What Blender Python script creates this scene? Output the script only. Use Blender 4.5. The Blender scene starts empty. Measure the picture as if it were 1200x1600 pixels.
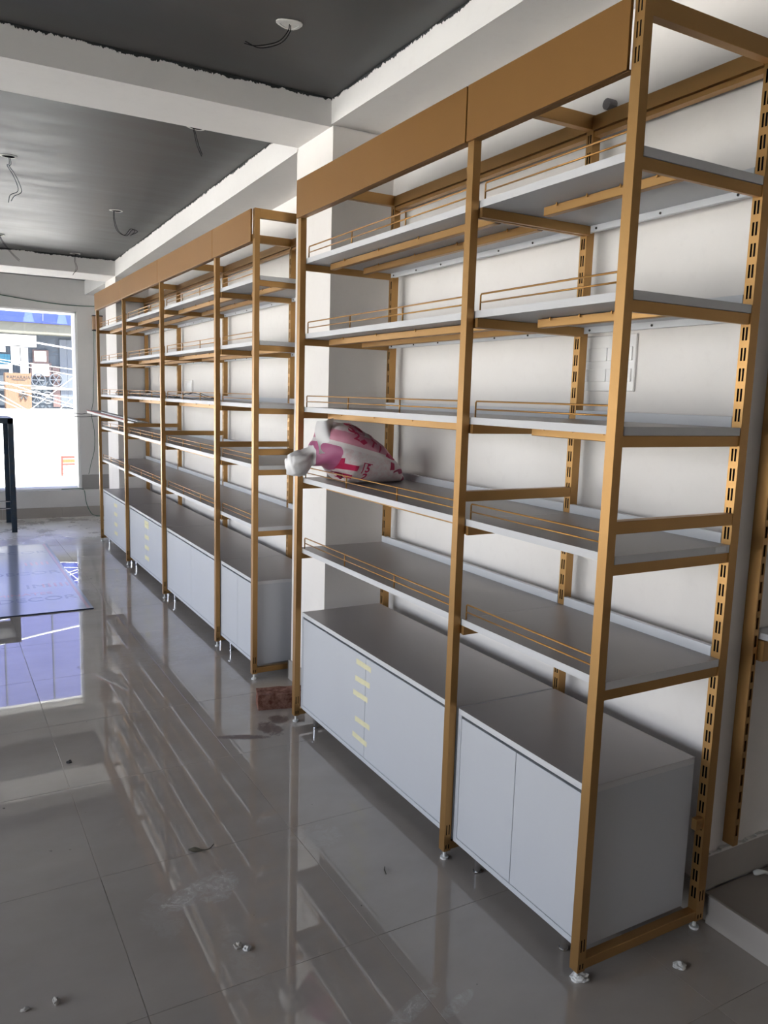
import bpy, bmesh, math, random
import numpy as np
from mathutils import Vector, Matrix, noise
from mathutils.bvhtree import BVHTree
random.seed(7)
SC = bpy.context.scene
COL = SC.collection

# ------------------------------------------------------------------ camera
F_PX, YAW, PITCH, ROLL = 1239.59, 29.7242, -8.2269, 1.6841
y_, p_, r_ = map(math.radians, (YAW, PITCH, ROLL))
fwd = Vector((math.sin(y_) * math.cos(p_), math.cos(y_) * math.cos(p_), math.sin(p_)))
rgt = Vector((math.cos(y_), -math.sin(y_), 0)); upv = rgt.cross(fwd)
R_ = rgt * math.cos(r_) + upv * math.sin(r_); U_ = -rgt * math.sin(r_) + upv * math.cos(r_)
cd = bpy.data.cameras.new('camera'); cam = bpy.data.objects.new('camera', cd); COL.objects.link(cam)
cam.matrix_world = Matrix(((R_.x, U_.x, -fwd.x, -1.3291), (R_.y, U_.y, -fwd.y, -1.2953), (R_.z, U_.z, -fwd.z, 1.4299), (0, 0, 0, 1)))
cd.sensor_fit = 'HORIZONTAL'; cd.sensor_width = 36; cd.lens = F_PX / 1200 * 36; cd.clip_start = .02; cd.clip_end = 300
SC.camera = cam
# ------------------------------------------------------------------ world, sun, exposure
W = bpy.data.worlds.new('sky'); SC.world = W; W.use_nodes = True
wn = W.node_tree; wn.nodes.clear()
wo = wn.nodes.new('ShaderNodeOutputWorld'); wb = wn.nodes.new('ShaderNodeBackground')
tc = wn.nodes.new('ShaderNodeTexCoord'); sp = wn.nodes.new('ShaderNodeSeparateXYZ'); cr = wn.nodes.new('ShaderNodeValToRGB')
wn.links.new(tc.outputs['Generated'], sp.inputs[0]); wn.links.new(sp.outputs['Z'], cr.inputs[0])
cr.color_ramp.elements[0].position = 0.0; cr.color_ramp.elements[0].color = (.97, .97, 1, 1)
cr.color_ramp.elements[1].position = .8; cr.color_ramp.elements[1].color = (.48, .62, 1, 1)
wn.links.new(cr.outputs[0], wb.inputs[0]); wb.inputs[1].default_value = 3.2
wn.links.new(wb.outputs[0], wo.inputs[0])
sl = bpy.data.lights.new('sun', 'SUN'); sl.energy = 22.0; sl.angle = math.radians(.6); sl.color = (1, .93, .82)
so = bpy.data.objects.new('sun', sl); COL.objects.link(so)
so.rotation_euler = Vector((-.22, .42, -.85)).to_track_quat('-Z', 'Y').to_euler()


def area(name, loc, rot, sx, sy, portal=True, energy=0, color=(1, 1, 1)):
    l = bpy.data.lights.new(name, 'AREA'); l.shape = 'RECTANGLE'; l.size = sx; l.size_y = sy
    l.energy = energy; l.color = color
    o = bpy.data.objects.new(name, l); COL.objects.link(o); o.location = loc; o.rotation_euler = rot
    l.cycles.is_portal = portal
    return o


area('window_portal', (-1.9, 8.35, 1.28), (math.radians(-90), 0, 0), 4.0, 1.95)
area('shopfront_portal', (-5.1, 3.05, 1.26), (0, math.radians(-90), 0), 2.4, 10.1)
SC.view_settings.view_transform = 'Standard'; SC.view_settings.look = 'None'
SC.view_settings.gamma = 1; SC.view_settings.use_curve_mapping = False
SC.view_settings.exposure = 0.95
SC.cycles.max_bounces = 10; SC.cycles.diffuse_bounces = 6; SC.cycles.glossy_bounces = 4
SC.cycles.transparent_max_bounces = 12; SC.cycles.use_denoising = True
SC.cycles.caustics_reflective = False; SC.cycles.caustics_refractive = False
SC.cycles.sample_clamp_indirect = 8


# ------------------------------------------------------------------ materials
def srgb(r, g, b):
    f = lambda c: (c / 255 / 12.92) if c / 255 <= .04045 else ((c / 255 + .055) / 1.055) ** 2.4
    return (f(r), f(g), f(b), 1)


class NT:
    def __init__(s, name):
        s.m = bpy.data.materials.new(name); s.m.use_nodes = True; s.t = s.m.node_tree; s.n = s.t.nodes
        s.b = s.n['Principled BSDF']; s.out = s.n['Material Output']

    def new(s, t, **k):
        n = s.n.new(t)
        for a, v in k.items(): setattr(n, a, v)
        return n

    def set(s, sock, v):
        if hasattr(v, 'outputs'): v = v.outputs[0]
        if isinstance(v, bpy.types.NodeSocket): s.t.links.new(v, sock)
        else: sock.default_value = v

    def math(s, op, a, b=0, c=0):
        n = s.new('ShaderNodeMath', operation=op); s.set(n.inputs[0], a); s.set(n.inputs[1], b); s.set(n.inputs[2], c); return n.outputs[0]

    def noise(s, scale, detail=4, rough=.5, vec=None, dist=0):
        n = s.new('ShaderNodeTexNoise'); n.inputs['Scale'].default_value = scale; n.inputs['Detail'].default_value = detail
        n.inputs['Roughness'].default_value = rough; n.inputs['Distortion'].default_value = dist
        s.t.links.new(vec if vec else s.coord(), n.inputs['Vector']); return n.outputs[0]

    def coord(s, kind='pos'):
        if not hasattr(s, '_g'): s._g = s.new('ShaderNodeNewGeometry')
        return s._g.outputs['Position']

    def scaled(s, v, sc, off=(0, 0, 0)):
        n = s.new('ShaderNodeMapping'); s.t.links.new(v, n.inputs[0]); n.inputs['Scale'].default_value = sc; n.inputs['Location'].default_value = off
        return n.outputs[0]

    def ramp(s, v, stops, interp='LINEAR'):
        n = s.new('ShaderNodeValToRGB'); n.color_ramp.interpolation = interp; s.t.links.new(v, n.inputs[0])
        e = n.color_ramp.elements
        while len(e) < len(stops): e.new(.5)
        for k, (p, c) in enumerate(stops):
            e[k].position = p; e[k].color = c if hasattr(c, '__len__') else (c, c, c, 1)
        return n.outputs[0]

    def mix(s, f, a, b):
        n = s.new('ShaderNodeMix', data_type='RGBA'); s.set(n.inputs[0], f); s.set(n.inputs[6], a); s.set(n.inputs[7], b); return n.outputs[2]

    def bump(s, h, strength=.2, dist=.01):
        n = s.new('ShaderNodeBump'); n.inputs['Strength'].default_value = strength; n.inputs['Distance'].default_value = dist
        s.t.links.new(h, n.inputs['Height']); s.t.links.new(n.outputs[0], s.b.inputs['Normal'])

    def base(s, c, rough=.5, metal=0, spec=.5):
        s.set(s.b.inputs['Base Color'], c); s.set(s.b.inputs['Roughness'], rough); s.set(s.b.inputs['Metallic'], metal)
        s.b.inputs['Specular IOR Level'].default_value = spec; return s


def plain(name, c, rough=.5, metal=0, spec=.5, var=.06, sc=8):
    t = NT(name); n = t.noise(sc, 4)
    c2 = tuple(max(0, v * (1 - var)) for v in c[:3]) + (1,); c1 = tuple(min(1, v * (1 + var)) for v in c[:3]) + (1,)
    t.base(t.mix(n, c2, c1), rough, metal, spec); return t.m


M = {}
t = NT('gold_paint'); n = t.noise(6, 3); n2 = t.noise(900, 2)
t.base(t.mix(n, (.385, .215, .078, 1), (.44, .25, .092, 1)), t.ramp(n2, [(0, .34), (1, .46)]), .8); t.bump(n2, .05, .001); M['gold'] = t.m
t = NT('gold_panel'); n = t.noise(3, 4)
t.base(t.mix(n, (.255, .125, .036, 1), (.30, .15, .043, 1)), t.ramp(t.noise(900, 2), [(0, .40), (1, .50)]), .65); M['gold_panel'] = t.m
M['gold_wire'] = plain('gold_wire', (.45, .23, .06, 1), .35, .6)
M['laminate'] = plain('grey_laminate', (.50, .51, .535, 1), .45, 0, .4, .03, 3)
M['laminate_top'] = plain('shaded_top_laminate', (.36, .33, .315, 1), .38, 0, .5, .05, 5)  # shade of the upward faces painted in as a darker laminate
M['laminate_edge'] = plain('laminate_edge_band', (.58, .575, .58, 1), .5, 0, .4, .02)
M['upstand'] = plain('white_laminate', (.66, .67, .69, 1), .5, 0, .4, .02)
M['gap_shade'] = plain('painted_gap_shade', (.010, .010, .011, 1), .95, 0, 0)  # near-black colour that stands in for shade in slots, gaps and holes
M['cap'] = plain('black_plastic_cap', (.012, .012, .012, 1), .5)
M['chrome'] = plain('chrome', (.75, .75, .76, 1), .15, 1)
M['foot'] = plain('white_plastic_foot', (.7, .7, .68, 1), .4)
t = NT('masking_tape'); t.base(t.mix(t.noise(60, 3), (.64, .59, .36, 1), (.74, .70, .46, 1)), .7); M['tape'] = t.m
M['screw'] = plain('dark_screw', (.05, .045, .04, 1), .5, .5)


def wallmat(name, a, b, paint_z=None, blot=0):
    t = NT(name); n = t.noise(1.3, 5, .6); n2 = t.noise(22, 5, .6)
    c = t.mix(t.ramp(n, [(.3, 0), (.7, 1)]), a, b)
    c = t.mix(t.math('MULTIPLY', t.ramp(n2, [(.55, 0), (.8, 1)]), .10), c, (.45, .40, .37, 1))
    if paint_z is not None:
        s = t.new('ShaderNodeSeparateXYZ'); t.t.links.new(t.coord(), s.inputs[0])
        # ceiling plane tilts slightly in the middle bay
        zc = t.math('SUBTRACT', paint_z[0], t.math('MULTIPLY', t.math('MAXIMUM', t.math('SUBTRACT', s.outputs['Y'], 2.28), 0), paint_z[1]))
        d = t.math('SUBTRACT', zc, s.outputs['Z'])
        v = t.scaled(t.coord(), (1, 1, .35))
        e = t.math('ADD', t.math('MULTIPLY', t.ramp(t.noise(9, 6, .7, v), [(.35, 0), (.75, 1)]), .018), t.math('MULTIPLY', t.ramp(t.noise(60, 4, .75, v), [(.45, 0), (.7, 1)]), .010))
        f = t.ramp(t.math('SUBTRACT', e, d), [(.495, 0), (.505, 1)])
        f = t.math('GREATER_THAN', t.math('SUBTRACT', e, d), 0)
        c = t.mix(f, c, (.030, .032, .034, 1))
    t.base(c, .75, 0, .25); t.bump(n2, .12, .004); return t.m


M['wall'] = wallmat('white_wall_paint', (.74, .70, .665, 1), (.79, .76, .73, 1))
M['wall_beam'] = wallmat('white_beam_paint', (.70, .68, .66, 1), (.76, .74, .72, 1), (2.672, .0155))
M['wall_end'] = wallmat('pale_grey_wall_paint', (.60, .59, .58, 1), (.66, .65, .64, 1))
t = NT('dark_ceiling_paint'); v = t.scaled(t.coord(), (1, 7, 1)); n = t.noise(1.6, 7, .62, v, .3); n2 = t.noise(.8, 2)
t.base(t.mix(t.ramp(n, [(.35, 0), (.7, 1)]), (.036, .040, .039, 1), (.062, .058, .056, 1)), t.ramp(n, [(.3, .46), (.75, .60)]), 0, .7); M['ceiling'] = t.m
M['plaster_raw'] = plain('raw_white_plaster', (.66, .65, .62, 1), .9, 0, .2, .15, 40)

# floor tile
STAINS = [  # x, y, rx, ry, rot, kind
    (-.735, .79, .13, .045, 25, 'w'), (-.66, .79, .09, .06, 60, 'w'), (-.41, .12, .13, .025, 20, 'w'), (-.30, .085, .07, .02, 20, 'w'),
    (-.25, 1.73, .12, .025, -25, 'b'), (-.12, 1.76, .05, .09, 10, 'b'), (-.05, 1.84, .05, .05, 0, 'b'), (-.15, 2.0, .10, .10, 0, 'w2'),
    (.36, .07, .09, .06, 0, 'w2'), (.40, .0, .05, .08, 0, 'w2'), (.02, .03, .06, .03, 0, 'w2'), (-.84, .73, .06, .12, 0, 'w2'), (-.70, .45, .04, .2, 0, 'w2'),
    (-.2, 3.0, .5, .25, 20, 'w2'), (.05, 2.5, .14, .25, 0, 'w2'), (-.3, .9, .10, .08, 0, 'w2'), (-.27, 4.5, .5, .4, 0, 'w2')]
t = NT('polished_floor_tile'); P0 = t.coord()
n = t.noise(2.2, 6, .6, t.scaled(P0, (1, 1.6, 1))); n2 = t.noise(14, 6, .7); nf = t.noise(160, 3, .6)
c = t.mix(t.ramp(n, [(.3, 0), (.72, 1)]), (.335, .297, .262, 1), (.405, .362, .322, 1))
rough = t.ramp(n2, [(.3, .0), (.8, .014)])
s = t.new('ShaderNodeSeparateXYZ'); t.t.links.new(P0, s.inputs[0]); X_, Y_ = s.outputs['X'], s.outputs['Y']
for kind, col, wd, amt in (('w2', (.44, .42, .39, 1), .20, .35), ('w', (.52, .51, .49, 1), .20, .6), ('b', (.085, .05, .04, 1), .09, .9)):
    acc = None
    for (x, y, rx, ry, ro, k) in STAINS:
        if k != kind: continue
        a = math.radians(ro); dx = t.math('SUBTRACT', X_, x); dy = t.math('SUBTRACT', Y_, y)
        u = t.math('ADD', t.math('MULTIPLY', dx, math.cos(a) / rx), t.math('MULTIPLY', dy, math.sin(a) / rx))
        w = t.math('ADD', t.math('MULTIPLY', dx, -math.sin(a) / ry), t.math('MULTIPLY', dy, math.cos(a) / ry))
        q = t.math('SUBTRACT', 1, t.math('ADD', t.math('MULTIPLY', u, u), t.math('MULTIPLY', w, w)))
        q = t.math('MAXIMUM', q, 0); acc = q if acc is None else t.math('MAXIMUM', acc, q)
    nn = t.noise(26 if kind != 'b' else 30, 7, .75, t.scaled(P0, (1, 1, 1), (kind == 'b', 2 * (kind == 'w'), 0)), 1.2)
    f = t.math('MULTIPLY', t.math('MULTIPLY', t.ramp(t.math('ADD', nn, t.math('MULTIPLY', t.math('POWER', acc, .5), .22)), [(.56, 0), (.56 + wd, 1)]), t.math('MINIMUM', t.math('MULTIPLY', acc, 5), 1)), amt)
    c = t.mix(f, c, col); rough = t.math('ADD', rough, t.math('MULTIPLY', f, .45))
spk = t.ramp(t.noise(38, 2, .3), [(.80, 0), (.82, 1)])
c = t.mix(t.math('MULTIPLY', spk, .7), c, (.06, .05, .045, 1))
# dust near the shopfront, whitened to paint in the window's sheen
dust_sheen = t.math('MULTIPLY', t.ramp(t.math('DIVIDE', Y_, 10), [(.56, 0), (.69, 1)]), t.ramp(t.noise(3, 6, .7), [(.3, .4), (.7, 1)]))
c = t.mix(t.math('MULTIPLY', dust_sheen, .9), c, (.74, .73, .71, 1)); rough = t.math('ADD', rough, t.math('MULTIPLY', dust_sheen, .42))
t.base(c, rough, 0, .85); M['tile'] = t.m
M['grout'] = plain('tile_grout', (.30, .265, .23, 1), .9, 0, .2, .7, 6)
M['skirt'] = plain('skirting_tile', (.36, .33, .30, 1), .35, 0, .5, .1, 4)
M['skirt_end'] = plain('grey_skirting_tile', (.30, .29, .28, 1), .3, 0, .5, .08, 5)
M['platform'] = plain('platform_tile', (.26, .225, .195, 1), .3, 0, .5, .15, 5)
t = NT('red_brick'); n = t.noise(30, 6, .7)
t.base(t.mix(t.ramp(n, [(.35, 0), (.7, 1)]), (.10, .035, .022, 1), (.30, .17, .13, 1)), .95, 0, .1); t.bump(n, .8, .01); M['brick'] = t.m
M['black_wire'] = plain('black_cable', (.012, .012, .014, 1), .85, 0, .06)
M['blue_wire'] = plain('blue_cable', (.008, .02, .035, 1), .85, 0, .06)
M['green_wire'] = plain('green_cable', (.05, .13, .09, 1), .6)
M['white_wire'] = plain('white_cable', (.75, .76, .75, 1), .6)
M['dark_conduit'] = plain('grey_conduit', (.16, .15, .15, 1), .6)
M['switch'] = plain('white_switch_plastic', (.78, .76, .74, 1), .25)
t = NT('painted_steel'); n = t.noise(20, 5, .7)
t.base(t.mix(t.ramp(n, [(.4, 0), (.75, 1)]), (.022, .045, .075, 1), (.06, .06, .06, 1)), .5, .2); M['steel'] = t.m
M['wood'] = plain('pale_plywood', (.42, .27, .17, 1), .7, 0, .3, .15)
M['glass_frame'] = plain('white_frame', (.80, .80, .79, 1), .5)
t = NT('window_glass')
tr = t.new('ShaderNodeBsdfTransparent'); gl = t.new('ShaderNodeBsdfGlossy'); gl.inputs['Roughness'].default_value = .01
fr = t.new('ShaderNodeFresnel'); fr.inputs[0].default_value = 1.45; mx = t.new('ShaderNodeMixShader')
tr.inputs[0].default_value = (.97, .985, .98, 1)
t.t.links.new(fr.outputs[0], mx.inputs[0]); t.t.links.new(tr.outputs[0], mx.inputs[1]); t.t.links.new(gl.outputs[0], mx.inputs[2]); t.t.links.new(mx.outputs[0], t.out.inputs[0])
M['glass'] = t.m
M['road'] = plain('sunlit_concrete', (.62, .60, .56, 1), .9, 0, .2, .1, 1)
M['upper_sign'] = plain('pale_blue_sheet', (.065, .075, .20, 1), .5, 0, .4, .04)
M['blue_sign'] = plain('blue_sign_sheet', (.005, .016, .15, 1), .5, 0, .4, .04)
M['light_blue'] = plain('light_blue_print', (.022, .042, .18, 1), .5)
M['cream'] = plain('cream_band', (.075, .075, .062, 1), .7)
M['white_board'] = plain('white_board', (.7, .71, .72, 1), .6)
M['cyan'] = plain('cyan_print', (.0, .07, .12, 1), .5)
M['shop_dark'] = plain('shop_interior', (.030, .040, .055, 1), .8)
M['shop_grey'] = plain('shop_shutter_grey', (.045, .055, .075, 1), .6)
M['shop_brown'] = plain('shop_brown_panel', (.06, .035, .035, 1), .6)
M['carton'] = plain('cardboard', (.10, .062, .042, 1), .8, 0, .2, .05)
M['print_black'] = plain('black_print', (.012, .012, .014, 1), .7)
M['red'] = plain('red_paint', (.22, .012, .02, 1), .5)
M['orange'] = plain('orange_print', (.14, .06, .015, 1), .6)
M['orange_red'] = plain('orange_red_print', (.11, .018, .012, 1), .6)
M['clear_sheet'] = plain('milky_plastic_sheet', (.62, .60, .58, 1), .25)
M['acrylic_edge'] = plain('dark_sheet_edge', (.02, .03, .07, 1), .4)
M['film'] = plain('pale_blue_protective_film', (.33, .36, .48, 1), .12, 0, .6, .06, 2)
M['film_print'] = plain('blue_film_print', (.22, .24, .36, 1), .2)
M['film_pink'] = plain('pink_film_print', (.46, .32, .40, 1), .2)
M['leaf'] = plain('dry_leaf', (.06, .05, .03, 1), .8)
M['chunk'] = plain('plaster_crumb', (.42, .39, .35, 1), .95, 0, .1, .4, 60)
t = NT('woven_sack'); P = t.coord(); n = t.noise(7, 3, .5, P, .6); fine = t.noise(70, 4, .7); wv = t.noise(350, 2)
pk = t.mix(fine, (.42, .06, .14, 1), (.60, .22, .32, 1))
base = t.mix(t.ramp(fine, [(.42, 0), (.6, .55)]), (.62, .58, .57, 1), (.60, .38, .40, 1))
s = t.new('ShaderNodeSeparateXYZ'); t.t.links.new(P, s.inputs[0]); SX, SZ = s.outputs['X'], s.outputs['Z']
fold = t.math('ADD', t.math('SUBTRACT', SZ, 1.243), t.math('MULTIPLY', t.math('SUBTRACT', SX, .05), .27))      # >0 above the pressed fold
edge = t.math('MULTIPLY', t.math('SUBTRACT', n, .5), .05)
above = t.math('GREATER_THAN', fold, .006)
mauve_lo = t.math('LESS_THAN', t.math('ADD', SX, edge), .048)
crim = t.math('GREATER_THAN', t.math('ADD', SX, edge), .275)
hatch = t.ramp(t.noise(16, 2, .4, t.scaled(P, (1, .3, 1.6)), .8), [(.50, 0), (.53, 1)])
lower = t.mix(mauve_lo, t.mix(crim, base, t.mix(hatch, base, (.30, .03, .08, 1))), (.40, .11, .22, 1))
upper = t.mix(t.math('MULTIPLY', t.math('MAXIMUM', hatch, t.math('LESS_THAN', fold, .055)), .8), base, pk)
c = t.mix(above, lower, upper)
c = t.mix(t.math('LESS_THAN', t.math('ABSOLUTE', fold), .009), c, (.66, .60, .59, 1))
c = t.mix(t.math('LESS_THAN', SX, -.030), c, (.74, .72, .71, 1))
t.base(c, .45, 0, .4); t.bump(wv, .15, .002); M['sack'] = t.m
M['sack_white'] = plain('white_sack_fabric', (.74, .72, .71, 1), .5, 0, .4, .05, 20)
M['sack_print'] = plain('crimson_print', (.45, .02, .08, 1), .5)


# ------------------------------------------------------------------ mesh helpers
class MB:
    def __init__(s): s.v = []; s.f = []

    def box(s, x0, x1, y0, y1, z0, z1):
        b = len(s.v)
        s.v += [(x0, y0, z0), (x1, y0, z0), (x1, y1, z0), (x0, y1, z0), (x0, y0, z1), (x1, y0, z1), (x1, y1, z1), (x0, y1, z1)]
        s.f += [tuple(b + i for i in q) for q in ((0, 3, 2, 1), (4, 5, 6, 7), (0, 1, 5, 4), (1, 2, 6, 5), (2, 3, 7, 6), (3, 0, 4, 7))]
        return s

    def hexa(s, pts):
        b = len(s.v); s.v += [tuple(p) for p in pts]
        s.f += [tuple(b + i for i in q) for q in ((0, 3, 2, 1), (4, 5, 6, 7), (0, 1, 5, 4), (1, 2, 6, 5), (2, 3, 7, 6), (3, 0, 4, 7))]
        return s

    def rod(s, a, b, r, n=8, r2=None):
        a = Vector(a); b = Vector(b); r2 = r if r2 is None else r2
        d = (b - a).normalized(); u = d.orthogonal().normalized(); w = d.cross(u); k = len(s.v)
        for p, rr in ((a, r), (b, r2)):
            for i in range(n):
                t_ = 2 * math.pi * i / n; s.v.append(tuple(p + (u * math.cos(t_) + w * math.sin(t_)) * rr))
        for i in range(n): j = (i + 1) % n; s.f.append((k + i, k + j, k + n + j, k + n + i))
        s.f.append(tuple(k + i for i in range(n))[::-1]); s.f.append(tuple(k + n + i for i in range(n)))
        return s

    def tube(s, pts, r, n=6):
        pts = [Vector(p) for p in pts]; k = len(s.v); u = None
        for i, p in enumerate(pts):
            d = (pts[min(i + 1, len(pts) - 1)] - pts[max(i - 1, 0)]).normalized()
            u = d.orthogonal().normalized() if u is None else (u - d * u.dot(d)).normalized()
            w = d.cross(u); rr = r[i] if hasattr(r, '__len__') else r
            for q in range(n):
                t_ = 2 * math.pi * q / n; s.v.append(tuple(p + (u * math.cos(t_) + w * math.sin(t_)) * rr))
        for i in range(len(pts) - 1):
            for q in range(n):
                j = (q + 1) % n; s.f.append((k + i * n + q, k + i * n + j, k + i * n + n + j, k + i * n + n + q))
        s.f.append(tuple(k + i for i in range(n))[::-1]); e = k + (len(pts) - 1) * n; s.f.append(tuple(e + i for i in range(n)))
        return s

    def holed(s, o, eu, ev, U, V, holes):
        """planar wall o + eu*u + ev*v, u in [0,U], v in [0,V], with rectangular holes (u0,u1,v0,v1)"""
        us = sorted({0, U, *[h[0] for h in holes], *[h[1] for h in holes]}); vs = sorted({0, V, *[h[2] for h in holes], *[h[3] for h in holes]})
        o = Vector(o); eu = Vector(eu); ev = Vector(ev); k = len(s.v); m = len(vs)
        for u in us:
            for v in vs: s.v.append(tuple(o + eu * u + ev * v))
        for i in range(len(us) - 1):
            uc = (us[i] + us[i + 1]) / 2
            for j in range(len(vs) - 1):
                vc = (vs[j] + vs[j + 1]) / 2
                if any(h[0] < uc < h[1] and h[2] < vc < h[3] for h in holes): continue
                s.f.append((k + i * m + j, k + (i + 1) * m + j, k + (i + 1) * m + j + 1, k + i * m + j + 1))
        return s

    def mesh(s, name, bevel=0, smooth=False):
        me = bpy.data.meshes.new(name); me.from_pydata(s.v, [], s.f)
        if bevel:
            bm = bmesh.new(); bm.from_mesh(me); bmesh.ops.bevel(bm, geom=bm.edges[:], offset=bevel, segments=1, affect='EDGES', clamp_overlap=True); bm.to_mesh(me); bm.free()
        if smooth:
            for p in me.polygons: p.use_smooth = True
        me.update(); return me

    def obj(s, name, mat, parent=None, bevel=0, smooth=False, loc=None):
        me = s.mesh(name, bevel, smooth); me.materials.append(M[mat] if isinstance(mat, str) else mat)
        return link(name, me, parent, loc)


def link(name, me, parent=None, loc=None):
    o = bpy.data.objects.new(name, me); COL.objects.link(o)
    if parent: o.parent = parent
    if loc: o.location = loc
    return o


def tag(o, label=None, cat=None, group=None, kind=None):
    if label: o['label'] = label
    if cat: o['category'] = cat
    if group: o['group'] = group
    if kind: o['kind'] = kind
    return o


def empty(name, loc=(0, 0, 0), parent=None):
    o = bpy.data.objects.new(name, None); COL.objects.link(o); o.empty_display_size = .05; o.location = loc
    if parent: o.parent = parent
    return o


def text(name, s, mat, parent, size, mw, depth=.0006):
    """flat lettering: mw places it (x right, y up, z out of the surface)"""
    cu = bpy.data.curves.new(name, 'FONT'); cu.body = s; cu.size = size; cu.align_x = 'CENTER'; cu.align_y = 'CENTER'; cu.extrude = depth
    to = bpy.data.objects.new(name, cu); COL.objects.link(to)
    dg = bpy.context.evaluated_depsgraph_get(); me = bpy.data.meshes.new_from_object(to.evaluated_get(dg))
    bpy.data.objects.remove(to); me.transform(mw); me.materials.clear(); me.materials.append(M[mat])
    return link(name, me, parent)


def arc(pts, n=8):
    """Catmull-Rom through pts"""
    P = [Vector(p) for p in pts]; P = [P[0] * 2 - P[1]] + P + [P[-1] * 2 - P[-2]]; out = []
    for i in range(1, len(P) - 2):
        for k in range(n):
            t_ = k / n; a, b, c, d = P[i - 1:i + 3]
            out.append(.5 * ((2 * b) + (-a + c) * t_ + (2 * a - 5 * b + 4 * c - d) * t_ * t_ + (-a + 3 * b - 3 * c + d) * t_ ** 3))
    out.append(P[-2]); return out


def struct(o, label=None, cat=None): return tag(o, label, cat, kind='structure')


# ------------------------------------------------------------------ room shell
WX = .50       # face of the long wall
NY = .045      # alcove wall plane
EY = 8.17      # inner face of the shopfront wall
# floor: screed with separate tiles
fl = MB().box(-5.2, 2.6, -3.6, 8.1, -.12, -.0009).obj('floor', 'grout')
struct(fl, 'polished taupe tiled shop floor under everything', 'floor')
tile_me = MB().box(-.3006, .3006, -.2993, .2993, -.006, 0).mesh('tile', .0005); tile_me.materials.append(M['tile'])
for i in range(-9, 2):
    for j in range(-6, 14):
        cx, cy = .25 - .3015 + .603 * i, .385 + .3 + .6 * j
        x0, x1 = cx - .3006, cx + .3006; y0, y1 = cy - .2993, cy + .2993
        if x1 > WX - .012 or y1 > 8.09 or y0 < -3.6 or x0 < -5.19:
            x1c, y1c = min(x1, WX - .006), min(y1, 8.09); x0c, y0c = max(x0, -5.19), max(y0, -3.59)
            if x1c - x0c < .03 or y1c - y0c < .03: continue
            MB().box(x0c, x1c, y0c, y1c, -.006, 0).obj('tile', 'tile', fl)
        else:
            link('tile', tile_me, fl, (cx, cy, random.uniform(-.0002, .0002)))
# long wall, alcove wall, shopfront wall, back wall
struct(MB().box(WX, WX + .2, NY, 8.45, -.02, 2.75).obj('wall_right', 'wall'), 'long white painted wall behind the gold shelving', 'wall')
struct(MB().box(WX + .2, 2.8, NY, NY + .2, -.02, 2.75).obj('wall_alcove', 'wall'), 'white alcove wall right of the near shelving', 'wall')
struct(MB().box(2.6, 2.8, -3.8, NY, -.02, 2.75).obj('wall_far_right', 'wall'))
struct(MB().box(-5.3, 2.8, -3.8, -3.6, -.1, 2.75).obj('wall_back', 'wall'))
# ceiling: near bay level, middle bay very slightly sloped, last bay
cm = MB().box(-5.4, 2.8, -3.8, 1.95, 2.672, 2.9)
cm.hexa([(-5.4, 2.24, 2.672), (.6, 2.24, 2.672), (.6, 6.52, 2.606), (-5.4, 6.52, 2.606), (-5.4, 2.24, 2.9), (.6, 2.24, 2.9), (.6, 6.52, 2.9), (-5.4, 6.52, 2.9)])
cm.box(-5.4, .6, 6.9, 8.45, 2.60, 2.9)
cm.box(-5.4, .6, 1.9, 2.3, 2.7, 2.9).box(-5.4, .6, 6.4, 7, 2.7, 2.9)
struct(cm.obj('ceiling', 'ceiling'), 'dark grey painted ceiling between white beams', 'ceiling')
# wall beam, three runs
BX = .20
struct(MB().box(BX, WX + .02, NY + .02, 1.93, 2.566, 2.70).box(BX, 1.4, -3.7, NY + .02, 2.566, 2.7).obj('trim_1', 'wall_beam'), 'white beam along the top of the wall above the near shelving', 'beam')
struct(MB().hexa([(BX, 2.28, 2.542), (WX + .02, 2.28, 2.542), (WX + .02, 6.5, 2.455), (BX, 6.5, 2.455), (BX, 2.28, 2.72), (WX + .02, 2.28, 2.72), (WX + .02, 6.5, 2.7), (BX, 6.5, 2.7)]).obj('trim_2', 'wall_beam'),
       'white beam along the top of the wall above the far shelving', 'beam')
struct(MB().box(BX, WX + .02, 6.97, EY + .02, 2.45, 2.7).obj('trim_3', 'wall_end'), 'short white beam stub in the shopfront corner', 'beam')
# cross beams
struct(MB().box(-5.3, WX + .02, 1.93, 2.28, 2.556, 2.8).obj('trim_4', 'wall_beam'), 'nearer white ceiling beam crossing to the pillar', 'beam')
struct(MB().box(-5.3, WX + .02, 6.5, 6.97, 2.462, 2.8).obj('trim_5', 'wall_beam'), 'farther white ceiling beam crossing near the shopfront', 'beam')
# pillars
struct(MB().box(BX, WX + .02, 1.91, 2.29, 0, 2.556).obj('pillar', 'wall'), 'white square pillar between the two runs of shelving', 'pillar')
struct(MB().box(BX, WX + .02, 6.492, 6.99, 0, 2.462).obj('pillar', 'wall'), 'white pillar behind the last bay of the far shelving', 'pillar')
bs = MB().box(BX - .012, BX, 1.9, 2.30, 0, .10).box(BX - .012, WX, 1.898, 1.91, 0, .10).box(BX - .012, WX, 2.29, 2.302, 0, .10).obj('baseboard_pillar', 'skirt', bevel=.002)
struct(bs)
struct(MB().box(WX - .011, WX, 2.31, 6.49, 0, .10).box(WX - .011, WX, .07, 1.9, 0, .10).obj('baseboard_right', 'skirt'))
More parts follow.
